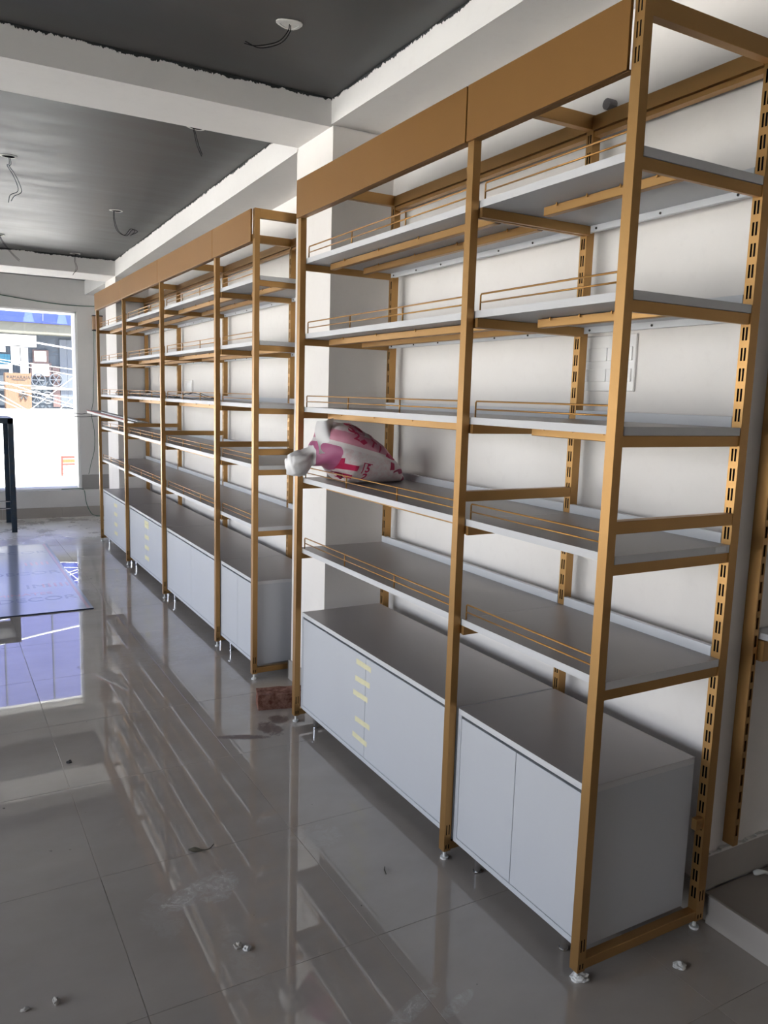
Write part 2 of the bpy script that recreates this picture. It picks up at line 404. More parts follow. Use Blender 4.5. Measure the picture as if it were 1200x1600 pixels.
# raised alcove floor with riser
pf = MB().box(WX, 2.6, -3.6, NY - .012, 0, .076).obj('platform', 'platform')
struct(pf, 'raised tiled alcove floor right of the near shelving', 'platform')
for ix in range(2):
    for iy in range(3):
        MB().box(WX + .002 + ix * .6, WX + .599 + ix * .6, NY - .015 - .6 * (iy + 1), NY - .018 - .6 * iy, .076, .08).obj('tile', 'platform', pf)
for iy in range(3):
    MB().box(WX - .01, WX + .002, NY - .03 - .6 * (iy + 1), NY - .033 - .6 * iy, 0, .084).obj('riser_tile', 'skirt', pf, bevel=.0015)
bw = MB().box(WX + .001, 2.6, NY - .012, NY, .08, .185).obj('baseboard_alcove', 'skirt', bevel=.002); struct(bw)
# ragged plaster and bare line above the alcove skirting
m = MB(); x = WX + .0
while x < 1.3:
    w = random.uniform(.008, .03); h = random.uniform(.002, .010); m.box(x, x + w, NY - .013, NY - .002, .184, .184 + h); x += w
m.obj('plaster_edge', 'plaster_raw', bw)
# shopfront wall with the big window, plinth
WXL, WXR, WZ0, WZ1 = -4.2, .112, .300, 2.262
we = MB().box(-5.3, WX + .2, EY, EY + .28, WZ1, 2.75).box(WXR, WX + .2, EY, EY + .28, -.02, WZ1).box(-5.3, WXL, EY, EY + .28, -.02, WZ1).box(WXL, WXR, EY, EY + .28, -.02, WZ0 - .002)
struct(we.obj('wall_end', 'wall_end'), 'pale grey shopfront wall around the big window', 'wall')
pl = MB().box(-5.2, WX, 8.1, EY, 0, .300).obj('trim_6', 'wall_end'); struct(pl, 'low white plinth below the big window', 'plinth')
for k in range(9):
    MB().box(.49 - .6 * (k + 1), .488 - .6 * k, 8.088, 8.1, 0, .112).obj('skirting_tile', 'skirt', pl, bevel=.0015)
sk = MB().box(WXR + .01, WX, EY - .012, EY, .300, .462).obj('baseboard_end', 'skirt_end'); struct(sk)
win = MB().box(WXR - .02, WXR, EY + .02, EY + .28, WZ0, WZ1).box(WXL, WXR, EY + .02, EY + .28, WZ1 - .018, WZ1).box(WXL, WXL + .02, EY + .02, EY + .28, WZ0, WZ1).box(WXL, WXR, EY + .0, EY + .28, WZ0 - .002, WZ0 + .012).obj('window_1', 'glass_frame')
struct(win, 'big shopfront window facing the sunlit street', 'window')
MB().box(WXL + .02, WXR - .02, EY + .20, EY + .206, WZ0 + .012, WZ1 - .018).obj('glass_pane', 'glass', win)
MB().box(-1.60, -1.56, EY + .18, EY + .22, WZ0 + .012, WZ1 - .018).obj('mullion', 'glass_frame', win)
# unseen glazed left side of the shop, lengthened toward the back for fill
lf = MB().box(-5.3, -5.2, -3.6, 8.45, -.1, .06).box(-5.3, -5.2, -3.6, 8.45, 2.45, 2.75).box(-5.3, -5.2, -3.6, -2.0, .06, 2.45).box(-5.3, -5.2, 8.1, 8.45, .06, 2.45)
struct(lf.obj('wall_left', 'wall'), 'left shop wall with wide glazing', 'wall')
w2 = MB()
for yy in (-2.0, -.2, 1.75, 3.7, 5.85, 8.06): w2.box(-5.28, -5.22, yy, yy + .04, .06, 2.45)
w2 = w2.obj('window_2', 'glass_frame'); struct(w2)
MB().box(-5.252, -5.246, -1.96, 8.06, .06, 2.45).obj('glass_pane', 'glass', w2)


# ------------------------------------------------------------------ gold shelving
PW, PD = .028, .025       # post width along the wall, depth
BX0, BX1 = .432, .462     # slotted back post
ZT, ZB = 2.281, .030
SHELF_Z = (1.980, 1.680, 1.380, 1.082, .779)


def back_post_mesh():
    holes = []
    for k in range(43):
        z = .111 - ZB + .05 * k
        for u in (.0065, .0158): holes.append((u, u + .0056, z - .016, z + .016))
    m = MB(); H = ZT - ZB
    m.holed((BX0, PW, 0), (0, -1, 0), (0, 0, 1), PW, H, holes)
    sl_ = [(.0075, .0117, .058, .088), (.0185, .0227, .058, .088), (.0075, .0117, .006, .018), (.0185, .0227, .006, .018)]
    m.holed((BX0, 0, 0), (1, 0, 0), (0, 0, 1), BX1 - BX0, H, sl_)
    m.holed((BX1, PW, 0), (-1, 0, 0), (0, 0, 1), BX1 - BX0, H, []); m.holed((BX1, 0, 0), (0, 1, 0), (0, 0, 1), PW, H, [])
    m.holed((BX0, 0, H), (1, 0, 0), (0, 1, 0), BX1 - BX0, PW, []); m.holed((BX0, PW, 0), (1, 0, 0), (0, -1, 0), BX1 - BX0, PW, [])
    k = len(m.f); m.box(BX0 + .007, BX1 - .001, .0015, PW - .0015, .002, H - .002)      # near-black liner paints in the shade behind the slots
    me = m.mesh('back_post'); me.materials.append(M['gold']); me.materials.append(M['gap_shade'])
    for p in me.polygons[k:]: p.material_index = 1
    return me


def front_post_mesh():
    H = ZT - ZB; m = MB()
    fr_ = [(u, u + .0042, z - ZB - .016, z - ZB + .016) for z in (2.161, 2.211, 2.261) for u in (.0075, .0165)]
    fr_ = [(a, b, c_, min(d, H - .003)) for a, b, c_, d in fr_]
    sd = [(.006, .0095, .055, .088), (.0155, .019, .055, .088), (.006, .0095, .008, .022), (.0155, .019, .008, .022)]
    m.holed((0, PW, 0), (0, -1, 0), (0, 0, 1), PW, H, fr_); m.holed((0, 0, 0), (1, 0, 0), (0, 0, 1), PD, H, sd)
    m.holed((PD, PW, 0), (-1, 0, 0), (0, 0, 1), PD, H, []); m.holed((PD, 0, 0), (0, 1, 0), (0, 0, 1), PW, H, [])
    m.holed((0, 0, H), (1, 0, 0), (0, 1, 0), PD, PW, []); m.holed((0, PW, 0), (1, 0, 0), (0, -1, 0), PD, PW, [])
    k = len(m.f); m.box(.007, PD - .001, .0015, PW - .0015, .002, H - .002)  # same near-black liner, slot shade painted in
    me = m.mesh('front_post'); me.materials.append(M['gold']); me.materials.append(M['gap_shade'])
    for p in me.polygons[k:]: p.material_index = 1
    return me


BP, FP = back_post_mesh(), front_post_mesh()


def me_of(m, name, mat, **k):
    me = m.mesh(name, **k); me.materials.append(M[mat]); return me


TOPBAR = me_of(MB().box(PD, BX0, .001, PW - .001, ZT - .042, ZT), 'top_bar', 'gold', bevel=.001)
MIDBAR = me_of(MB().box(PD, BX0, .001, PW - .001, 1.133, 1.163), 'middle_bar', 'gold', bevel=.001)
BASEBAR = me_of(MB().box(PD, BX0, .001, PW - .001, .033, .060), 'base_bar', 'gold', bevel=.001)
FOOT = me_of(MB().rod((0, 0, 0), (0, 0, .006), .013, 12).rod((0, 0, .006), (0, 0, .031), .005, 8), 'levelling_foot', 'foot')
LIPBOX = {}


def make_frame(root, y):
    f = empty('end_frame', (0, y, 0), root)
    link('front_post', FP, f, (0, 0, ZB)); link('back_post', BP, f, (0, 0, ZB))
    link('top_bar', TOPBAR, f); link('middle_bar', MIDBAR, f); link('base_bar', BASEBAR, f)
    link('levelling_foot', FOOT, f, (PD / 2, PW / 2, 0)); link('levelling_foot', FOOT, f, (.447, PW / 2, 0))
    return f


def make_shelf(root, y0, y1, zt, near_bay, bars):
    """one shelf with its brackets, rails and upstand; origin at the near end on the shelf underside"""
    s = empty('shelf', (0, y0, zt - .02), root); L = y1 - y0
    a, b = (.001, L - .001)
    brd = MB().box(.028, .43, a, b, 0, .02).obj('shelf_board', 'laminate_top', s)
    brd.data.materials.append(M['laminate_edge']); brd.data.materials.append(M['laminate'])
    for p in brd.data.polygons: p.material_index = 0 if p.normal.z > .5 else (2 if p.normal.z < -.5 else 1)
    up = MB().box(.431, .447, PW + .001, L - .001, -.018, .047).obj('upstand', 'upstand', s, bevel=.0006)
    sc = MB(); n = max(2, int(L / .17))
    for k in range(n):
        yy = PW + .04 + (L - PW - .08) * k / (n - 1); sc.rod((.4285, yy, -.010), (.431, yy, -.010), .0035, 8)
    tag(sc.obj('screw_holes', 'screw', s), kind='stuff')
    for yy in (.004, L - .016):
        MB().box(.026, .431, yy, yy + .012, -.027, -.0005).obj('bracket', 'gold', s, bevel=.0008)
    for (x, ya, yb) in bars:
        br = MB().box(x, x + .022, ya, yb, -.026, -.002).obj('support_bar', 'gold', s, bevel=.0015)
        MB().box(x + .001, x + .021, ya - .003, ya, -.025, -.003).obj('end_cap', 'cap', br)
        sc = MB()
        for k in range(4): yy = ya + (yb - ya) * (k + .5) / 4; sc.rod((x - .004, yy, -.009), (x - .004, yy, -.0005), .0026, 6)
        tag(sc.obj('screws', 'gold_wire', br), kind='stuff')
    g0, g1 = (.034, L - .013) if near_bay == 1 else (.036, L - .031)
    m = MB(); xr = .036; r = .0026
    top = [(xr, g0, .02), (xr, g0, .062), (xr, g0 + .004, .066), (xr, g1 - .004, .066), (xr, g1, .062), (xr, g1, .02)]
    m.tube(top, r, 6); m.rod((xr, g0, .043), (xr, g1, .043), r * .9, 6)
    if near_bay != 1:
        for k in (1, 2): yy = g0 + (g1 - g0) * k / 3; m.rod((xr, yy, .02), (xr, yy, .066), r, 6)
    m.obj('guard_rail', 'gold_wire', s, smooth=True)
    return s


def make_rack(name, label, ys, x0):
    root = empty(name, (x0, 0, 0)); tag(root, label, 'shelving')
    for y in ys: make_frame(root, y)
    for i in range(len(ys) - 1):
        y0, y1 = ys[i], ys[i + 1]; L = y1 - y0; short = L < .8
        bars = [(.158, .019, L * .80)] if short else [(.105, .03, L - .06), (.262, .03, L - .05)]
        for z in SHELF_Z:
            make_shelf(root, y0, y1 + (PW if i == len(ys) - 2 else 0), z, 1 if short else 2, bars)
        # header: folded panel covering the far post of its bay, leaving the near one bare
        h = MB().box(-.010, -.0015, y0 + PW + .003, y1 + PW - .003, 2.134, 2.281)
        h.box(-.0015, .020, y0 + PW + .003, y1 - .003, 2.134, 2.137)
        h.obj('header_panel', 'gold_panel', root, bevel=.0008)
        b = MB().box(BX0 - .004, BX1 - .002, y0 + PW, y1, ZT - .044, ZT - .004)
        b.box(BX0 + .004, BX1, y0 + PW, y1, ZT - .060, ZT - .047).box(BX0 + .012, BX1 - .004, y0 + PW, y1, ZT - .047, ZT - .044)
        b.obj('back_rail', 'gold', root)
    return root


NEAR = [0, .594, 1.775]; FARY = [2.348, 2.940, 4.121, 5.309, 6.447]; FX = .0165
rack1 = make_rack('wall_shelving', 'gold metal shelving of two bays nearest the camera, holding the printed sack', NEAR, 0)
rack2 = make_rack('wall_shelving', 'long gold metal shelving of four bays running on beyond the pillar to the window', FARY, FX)
# price sticker on the near end of a shelf, wall clip of the near back post
m = MB().box(.375, .415, -.0012, -.0006, 1.066, 1.080); o = m.obj('sticker', 'white_board', rack1)
o = MB().box(.404, .431, .003, .02, .302, .334).rod((.417, .0, .318), (.417, .003, .318), .004, 8).obj('wall_clip', 'gold', rack1, bevel=.001)


# ------------------------------------------------------------------ low cabinets
def make_cabinet(y0, y1, label, doors=2, tapes=(), xo=0, tape_y=None, gap_top=True):
    c = empty('low_cabinet', (xo, y0, 0)); L = y1 - y0; x0, x1, z0, z1 = .028, .41, .066, .50; T = .017
    b = MB().box(x0, x1, 0, T, z0, z1 - .018).box(x0, x1, L - T, L, z0, z1 - .018).box(x0, x1, T, L - T, z0, z0 + T).box(x1 - .008, x1, T, L - T, z0 + T, z1 - .018)
    b.box(x0 + .016, x0 + .034, T, L - T, z1 - .045, z1 - .018)
    b.obj('carcass', 'laminate', c, bevel=.0006)
    MB().box(x0 + .0345, x1 - .01, T, L - T, z0 + T, z1 - .019).box(x0 + .0155, x0 + .016, T, L - T, z1 - .040, z1 - .018).obj('inside', 'gap_shade', c)  # near-black block and strip paint in the shade behind the door gaps
    t_ = MB().box(x0 - .0, x1, 0, L, z1 - .018, z1).obj('cabinet_top', 'laminate_top', c, bevel=.0006)
    t_.data.materials.append(M['laminate_edge'])
    for p in t_.data.polygons: p.material_index = 0 if p.normal.z > .5 else 1
    n = doors; w = (L - 2 * T - .002 * (n + 1)) / n
    for k in range(n):
        ya = T + .002 + k * (w + .002)
        MB().box(x0 - .0, x0 + .017, ya, ya + w, z0 + T + .002, z1 - .026).obj('door', 'laminate', c, bevel=.0007)
    for (yy, zz, ww, hh, rr) in tapes:
        m = MB(); N = 6; k0 = len(m.v)
        vs = []
        for i in range(N + 1):
            u = -ww / 2 + ww * i / N; j = random.uniform(-.0015, .0015)
            for v in (-hh / 2 + j, hh / 2 + j * .5):
                vs.append((x0 - .0006, yy + u * math.cos(rr) - v * math.sin(rr), zz + u * math.sin(rr) + v * math.cos(rr)))
        m.v = vs + [(x + .0005, y, z) for x, y, z in vs]
        for i in range(N): m.f.append((2 * i, 2 * i + 1, 2 * i + 3, 2 * i + 2))
        q = len(vs)
        for i in range(N): m.f.append((q + 2 * i, q + 2 * i + 2, q + 2 * i + 3, q + 2 * i + 1))
        m.obj('tape_strip', 'tape', c)
    for (lx, ly) in ((.062, .085), (.062, L - .085), (.37, .085), (.37, L - .085)):
        MB().rod((lx, ly, 0), (lx, ly, .004), .013, 14).rod((lx, ly, .004), (lx, ly, .056), .010, 12, .013).rod((lx, ly, .056), (lx, ly, .066), .022, 14).obj('leg', 'chrome', c, smooth=False)
    tag(c, label, 'cabinet'); return c


c1 = make_cabinet(.031, .587, 'short grey two-door cabinet nearest the camera, under the near shelving')
TP = lambda L, top: [(L * .545 + dx, z, .13, .022, r) for dx, z, r in ((-.0, .445, .03), (.006, .385, .02), (.012, .315, -.03), (.006, .215, -.05), (.016, .150, -.03))]
L2 = 1.771 - .595
c2 = make_cabinet(.595, 1.771, 'wide grey cabinet with yellow tape strips under the near shelving, beside the brick', tapes=[(L2 * .515 + a, z, .115, .020, r) for a, z, r in ((0, .440, .02), (.006, .375, -.05), (.020, .315, -.03), (.0, .215, -.04), (.018, .145, .02))])
fb = [(FARY[i] + (.031 if i == 0 else .004), FARY[i + 1] - .005 - (0 if i < 3 else .003)) for i in range(4)]
make_cabinet(*fb[0], 'short grey two-door cabinet beside the pillar, at the near end of the far shelving', xo=FX)
make_cabinet(*fb[1], 'wide grey cabinet without any tape, second in the far row after the short one', xo=FX)
L4 = fb[2][1] - fb[2][0]
make_cabinet(*fb[2], 'wide grey cabinet with tape strips in the far row, third from the pillar', xo=FX, tapes=[(L4 * .5, z, .13, .03, 0) for z in (.440, .415, .330, .25, .17)])
L5 = fb[3][1] - fb[3][0]
make_cabinet(*fb[3], 'wide grey taped cabinet at the window end of the far row', xo=FX, tapes=[(L5 * .5, z, .13, .03, 0) for z in (.42, .34, .25, .17)])

# ------------------------------------------------------------------ printed sack on the fourth shelf
ZS = 1.0825


def sack_profile(x):
    xs = [-.125, -.10, -.07, -.04, -.01, .02, .05, .09, .14, .19, .24, .29, .33, .36, .385]
    zt = [1.205, 1.214, 1.216, 1.226, 1.256, 1.298, 1.322, 1.326, 1.316, 1.288, 1.253, 1.205, 1.160, 1.122, 1.098]
    zb = [1.118, 1.112, 1.118, 1.153, 1.153, 1.153, 1.135, 1.088, 1.0835, 1.0835, 1.0835, 1.0835, 1.0835, 1.0835, 1.086]
    hw = [.035, .050, .050, .036, .075, .108, .128, .145, .155, .160, .155, .140, .115, .08, .03]
    return (np.interp(x, xs, zt), np.interp(x, xs, zb), np.interp(x, xs, hw))


m = MB(); NU, NV = 56, 40; yc = 1.575
for i in range(NU + 1):
    x = -.125 + .51 * i / NU; zt, zb, hw = sack_profile(x)
    for j in range(NV):
        a = 2 * math.pi * j / NV; ca, sa = math.cos(a), math.sin(a)
        e = .78
        yy = math.copysign(abs(ca) ** e, ca) * hw; zz = (zt + zb) / 2 + math.copysign(abs(sa) ** .9, sa) * (zt - zb) / 2
        nv = Vector((x * 9, yy * 11, zz * 11)); d = noise.noise(nv) * .014 + noise.noise(nv * 2.7) * .006
        cr_ = -.012 * math.exp(-((zz - 1.245 + .25 * (x - .05)) / .010) ** 2) * (x > -.02)   # pressed fold across the front
        nrm = Vector((0, ca, sa)); k = (1 + 0)
        if x < -.02:
            w_ = 1 + (.14 * math.sin(5 * a + 1) + .09 * math.sin(9 * a + x * 60)) * min(1, (-.02 - x) / .03); yy *= w_; zz = (zt + zb) / 2 + (zz - (zt + zb) / 2) * w_
        yy += nrm.y * (d + cr_); zz += nrm.z * d * (1 if sa > -.2 else .15)
        zmin = ZS + .001 if x > .02 else zb
        m.v.append((x + .006 * noise.noise(nv * 1.3), yc + yy + .03 * (x - .1), max(zz, zmin)))
for i in range(NU):
    for j in range(NV):
        k = (j + 1) % NV; m.f.append((i * NV + j, i * NV + k, (i + 1) * NV + k, (i + 1) * NV + j))
m.f.append(tuple(range(NV))[::-1]); m.f.append(tuple(NU * NV + j for j in range(NV)))
me = m.mesh('sack', smooth=True); bmq = bmesh.new(); bmq.from_mesh(me); bmesh.ops.recalc_face_normals(bmq, faces=bmq.faces); bmq.to_mesh(me)
bvh = BVHTree.FromBMesh(bmq)
sack = empty('sack', (0, 0, 0)); me.materials.append(M['sack']); link('sack_body', me, sack)
tag(sack, 'stuffed white woven sack with crimson print, lying on a shelf by the pillar', 'bag')
# loose top flap
m = MB(); N = 10
for i in range(N + 1):
    for j in range(N + 1):
        u, v = i / N, j / N
        x = -.030 + .085 * u + .012 * v * (1 - u) + .005 * math.sin(v * 7); z = 1.205 + .125 * v + .012 * u
        y = yc - .075 - .02 * math.sin(u * 3.1) + .012 * math.sin(u * 6 + v * 3) + .055 * v
        m.v.append((x, y, z))
for i in range(N):
    for j in range(N): a = i * (N + 1) + j; m.f.append((a, a + 1, a + N + 2, a + N + 1))
q = len(m.v); m.v += [(x, y + .003, z) for x, y, z in m.v[:q]]; m.f += [tuple(q + i for i in f[::-1]) for f in m.f[:]]
fo = m.obj('loose_flap', 'sack_white', sack, smooth=True)


def sack_text(s, x, z, size, rot=0, sx=1):
    cu = bpy.data.curves.new('print', 'FONT'); cu.body = s; cu.size = size; cu.align_x = 'CENTER'; cu.align_y = 'CENTER'; cu.resolution_u = 3; cu.offset = size * .035
    to = bpy.data.objects.new('print', cu); COL.objects.link(to)
    dg = bpy.context.evaluated_depsgraph_get(); me_ = bpy.data.meshes.new_from_object(to.evaluated_get(dg)); bpy.data.objects.remove(to)
    b = bmesh.new(); b.from_mesh(me_); bmesh.ops.triangulate(b, faces=b.faces)
    for _ in range(2): bmesh.ops.subdivide_edges(b, edges=[e for e in b.edges if e.calc_length() > .006], cuts=1); bmesh.ops.triangulate(b, faces=b.faces)
    c_, s_ = math.cos(rot), math.sin(rot)
    for v in b.verts:
        u, w = v.co.x * sx, v.co.y; u, w = u * c_ - w * s_, u * s_ + w * c_
        X, Z = x + u, z + w; h = bvh.ray_cast(Vector((X, 1.2, Z)), Vector((0, 1, 0)))
        v.co = (X, (h[0].y if h[0] else 1.47) - .0012, Z)
    b.to_mesh(me_); b.free(); me_.materials.clear(); me_.materials.append(M['sack_print']); return link('print', me_, sack)


def sk(px, py): return (.05 + (px - 520) * .00297, 1.334 - (py - 652) * .00236)      # across the sack's broad side


def sack_poly(pts):
    b = bmesh.new(); b.faces.new([b.verts.new((*sk(*p)[:1], 0, sk(*p)[1])) for p in pts]); bmesh.ops.triangulate(b, faces=b.faces[:])
    for _ in range(3): bmesh.ops.subdivide_edges(b, edges=[e for e in b.edges if e.calc_length() > .006], cuts=1); bmesh.ops.triangulate(b, faces=b.faces)
    for v in b.verts:
        h = bvh.ray_cast(Vector((v.co.x, 1.2, v.co.z)), Vector((0, 1, 0)))
        v.co.y = (h[0].y if h[0] else 1.5) - .0014
    me_ = bpy.data.meshes.new('print'); b.to_mesh(me_); b.free(); me_.materials.append(M['sack_print']); return link('print', me_, sack)


sack_poly([(518, 712), (522, 712), (523, 721), (540, 725), (539, 734), (529, 732), (517, 731)])
sack_poly([(520, 737), (536, 741), (537, 748), (530, 747), (528, 743), (524, 749), (519, 744)])
sack_poly([(546, 719), (559, 722), (559, 723.5), (547, 720.5)]); sack_poly([(546, 719), (547.5, 719), (547, 738), (545.5, 738)])
sack_poly([(583, 704), (600, 710), (601, 717), (595, 717), (580, 710)]); sack_poly([(588, 719), (595, 722), (595, 733), (587, 733)])
sack_poly([(545, 661), (553, 666), (550, 672), (543, 668)]); sack_poly([(540, 684), (548, 681), (552, 687), (545, 690)])
sack_text('5', *sk(553, 730), .046, -.12, .8); sack_text('2', *sk(552, 745), .040, -.12, 1.0)
sack_text('S', *sk(535, 664), .046, -.4, 1.2); sack_text('2', *sk(538, 677), .040, -.4, 1.2)
sack_text('T', *sk(562, 690), .040, -.7, 1.1); sack_text('1', *sk(572, 698), .040, -.7, 1.2)

# ------------------------------------------------------------------ switch plates on the long wall


def switch_plate(y0, y1, z0, z1, label, rows):
    s = empty('switch_plate', (WX, y0, z0)); L = y1 - y0; H = z1 - z0
    MB().box(-.009, 0, 0, L, 0, H).obj('cover_plate', 'switch', s, bevel=.002)
    for r in rows:
        n = 2
        for k in range(n):
            w = (L - .02) / n
            MB().box(-.013, -.009, .01 + k * w + .0008, .01 + (k + 1) * w - .0008, r[0] * H, r[1] * H).obj('switch_module', 'switch', s, bevel=.0012)
    tag(s, label, 'switch'); return s


switch_plate(.42, .645, 1.468, 1.638, 'large white modular switch plate on the wall behind the near shelving', [(.17, .40), (.54, .78)])
switch_plate(5.04, 5.28, 1.42, 1.52, 'small white switch plate on the wall behind the far shelving', [(.2, .8)])

# ------------------------------------------------------------------ ceiling cut-outs with hanging wires


def outlet(x, y, zc, pts, label, mat='black_wire', r=.045, n_w=2):
    o = empty('wire_outlet', (x, y, zc)); m = MB(); N = 20; ring = []
    for i in range(N):
        a = 2 * math.pi * i / N; rr = r * (1 + .10 * math.sin(3 * a + x * 9))
        ring.append((math.cos(a) * rr, math.sin(a) * rr * .8))
    k = len(m.v)
    for s_, z in ((1, 0), (1, -.003), (.72, -.004), (.72, 0)):
        for px, py in ring: m.v.append((px * s_, py * s_, z))
    for q in range(3):
        for i in range(N): j = (i + 1) % N; m.f.append((q * N + i, q * N + j, (q + 1) * N + j, (q + 1) * N + i))
    m.obj('cut_rim', 'plaster_raw', o)
    m = MB(); m.v = [(px * .73, py * .73, -.0025) for px, py in ring] + [(px * .73, py * .73, -.0015) for px, py in ring]; m.f = [tuple(range(N))[::-1], tuple(range(N, 2 * N))]
    m.obj('hole', 'plaster_raw' if n_w == 3 else 'gap_shade', o)
    for w in range(2):
        off = Vector((.006 * w, .004 * w, 0))
        P = [Vector(p) + off * (1 + i * .5) for i, p in enumerate(pts)]
        if w: P[-1] += Vector((-.01, 0, .012))
        MB().tube(arc(P, 6), .0016, 6).obj('wire', mat, o, smooth=True)
    tag(o, label, 'wiring'); return o


outlet(-.214, 1.401, 2.672, [(0, 0, .0), (-.01, -.01, -.03), (-.05, -.02, -.075), (-.12, -.01, -.10), (-.16, 0, -.098)], 'black wires dangling from the ceiling cut-out closest to the camera', n_w=3)
outlet(-.175, 2.62, 2.668, [(-.02, 0, 0), (-.012, 0, -.03), (.0, 0, -.08), (.02, -.01, -.13)], 'short straight dark wire hanging just beyond the nearer crossbeam')
outlet(-.905, 3.62, 2.652, [(0, 0, 0), (.0, 0, -.04), (-.01, 0, -.05), (.02, 0, -.10), (.04, 0, -.17), (.0, 0, -.20), (-.01, 0, -.24)], 'knotted blue-black wires hanging from the ceiling cut-out at the left edge', mat='blue_wire')
outlet(-.167, 4.543, 2.637, [(-.02, 0, 0), (-.02, 0, -.06), (.0, 0, -.13), (.05, 0, -.155), (.09, 0, -.11), (.12, 0, -.12), (.09, 0, -.155)], 'wire curling up like a hook in the middle of the far ceiling')
outlet(-.156, 6.40, 2.608, [(0, 0, 0), (-.01, 0, -.06), (.0, -.01, -.13), (-.03, -.02, -.19)], 'thin wires hanging beside the farther crossbeam')
outlet(-.80, 5.9, 2.614, [(0, 0, 0), (.02, 0, -.05), (.08, 0, -.13), (.14, 0, -.19)], 'slanting thin wires at the left edge of the far ceiling')

o = MB().rod((WX - .03, .587, 2.318), (WX, .587, 2.318), .016, 14).obj('conduit_stub', 'dark_conduit'); tag(o, 'grey conduit end poking from the wall above the near shelving back rail', 'pipe')
# green cable along the shopfront lintel and down the wall
m = MB().tube(arc([(-1.5, EY - .01, 2.47), (-.65, EY - .01, 2.378), (-.2, EY - .01, 2.335), (.1, EY - .01, 2.325), (.32, EY - .01, 2.335)], 8), .004)
tag(m.obj('cable', 'green_wire', smooth=True), 'dark green cable draped along the lintel above the window', 'cable')
m = MB().tube(arc([(.285, EY - .01, 2.08), (.278, EY - .012, 1.7), (.268, EY - .01, 1.48), (.262, EY - .012, 1.3), (.236, EY - .03, 1.15), (.266, EY - .01, .95), (.262, EY - .012, .75), (.225, EY - .012, .60), (.195, EY - .014, .47)], 8), .003)
tag(m.obj('cable', 'green_wire', smooth=True), 'thin green cable running down the wall right of the window', 'cable')
m = MB().tube(arc([(-.1, EY - .02, .305), (.05, EY - .02, .308), (.11, EY - .03, .306), (.135, 8.094, .28), (.15, 8.08, .15), (.20, 8.06, .03), (.27, 8.03, .004), (.36, 8.02, .004)], 8), .004)
tag(m.obj('cable', 'green_wire', smooth=True), 'grey green cable hanging over the plinth down to the floor', 'cable')
bx = empty('wall_box', (.27, EY, 2.075)); MB().box(0, .10, -.055, 0, 0, .155).obj('box_body', 'wood', bx, bevel=.003); MB().box(-.004, .104, -.06, -.001, .148, .160).box(-.004, .104, -.06, -.001, -.010, .004).obj('end_band', 'cap', bx)
tag(bx, 'small wooden box with dark ends high on the wall by the window', 'box')
st = empty('notice_board', (.39, 11.9, -.1)); tag(st, 'small red and yellow notice board on the bright street low in the window', 'sign')
MB().box(0, .32, 0, .03, 0, .52).obj('panel', 'white_board', st)
for z, h, mt in ((.445, .035, 'orange_red'), (.375, .055, 'orange'), (.335, .03, 'orange_red'), (.27, .012, 'orange_red'), (.20, .010, 'orange_red'), (.165, .006, 'shop_grey'), (.135, .006, 'shop_grey')):
    MB().box(.0, .27, -.004, 0, z, z + h).obj('printed_line', mt, st)
MB().box(.0, .03, -.006, -.001, .165, .48).obj('printed_stripe', 'orange_red', st)

# cables lying on the third shelf of the far rack
for (ya, yb, lab) in ((5.5, 6.3, 'dark cable coiled on the third shelf of the last bay'), (4.3, 5.2, 'dark cable looped on the third shelf, second bay from the window'), (3.55, 4.05, 'dark cable coiled on the third shelf beside the small switch plate')):
    pts = []
    for k in range(26):
        a = k / 25 * 2 * math.pi * 1.35; yy = (ya + yb) / 2 + math.cos(a) * (yb - ya) / 2 * (1 - .018 * k); xx = .16 + .09 * math.sin(a) + FX
        pts.append((xx, yy, 1.3845 + .035 * max(0, math.sin(a * 1.1 + 1)) ** 2 + .003 * (k % 3)))
    tag(MB().tube(arc(pts, 4), .0022).obj('cable', 'black_wire', smooth=True), lab, 'cable')

# long plastic-wrapped trim with a red edge sticking out of the far rack
A = Vector((-.115, 6.25, 1.232)); B = Vector((.10, 5.36, 1.165)); d = (B - A).normalized(); sd = Vector((0, 0, 1)).cross(d).normalized()
pk = empty('wrapped_trim', (0, 0, 0)); tag(pk, 'long plastic-wrapped strip with dark red edge jutting from the far shelving', 'panel')
nrm = d.cross(sd)


def slab(a, b, w0, w1, t0, t1, name, mat):
    P = [a + sd * w0 + nrm * t0, b + sd * w0 + nrm * t0, b + sd * w1 + nrm * t0, a + sd * w1 + nrm * t0, a + sd * w0 + nrm * t1, b + sd * w0 + nrm * t1, b + sd * w1 + nrm * t1, a + sd * w1 + nrm * t1]
    return MB().hexa(P).obj(name, mat, pk)


slab(A, B, 0, .13, -.018, .004, 'plastic_wrap', 'clear_sheet'); slab(A, B - d * .1, -.004, 0, .0, .009, 'red_edge', 'red'); slab(A + d * .25, B + d * .03, .02, .06, .010, .018, 'white_strip', 'white_board')
tag(MB().tube(arc([(-.06, 6.3, 1.225), (-.14, 6.35, 1.20), (-.2, 6.4, 1.205), (-.23, 6.4, 1.19), (-.17, 6.38, 1.175), (-.08, 6.3, 1.18), (.03, 6.2, 1.195)], 6), .0025).obj('cable', 'black_wire', smooth=True), 'thin looped wires sticking out with the wrapped strip', 'cable')

# ------------------------------------------------------------------ blue-grey steel stand at the left edge
sd_ = empty('steel_stand', (-.66, 7.22, 0)); tag(sd_, 'blue-grey steel frame stand in front of the big window', 'stand')


def angle(x, y, z0, z1, sx, sy, w=.05, t=.005):
    m = MB().box(min(x, x + sx * w), max(x, x + sx * w), min(y, y + sy * t), max(y, y + sy * t), z0, z1)
    m.box(min(x, x + sx * t), max(x, x + sx * t), min(y, y + sy * w), max(y, y + sy * w), z0, z1); return m


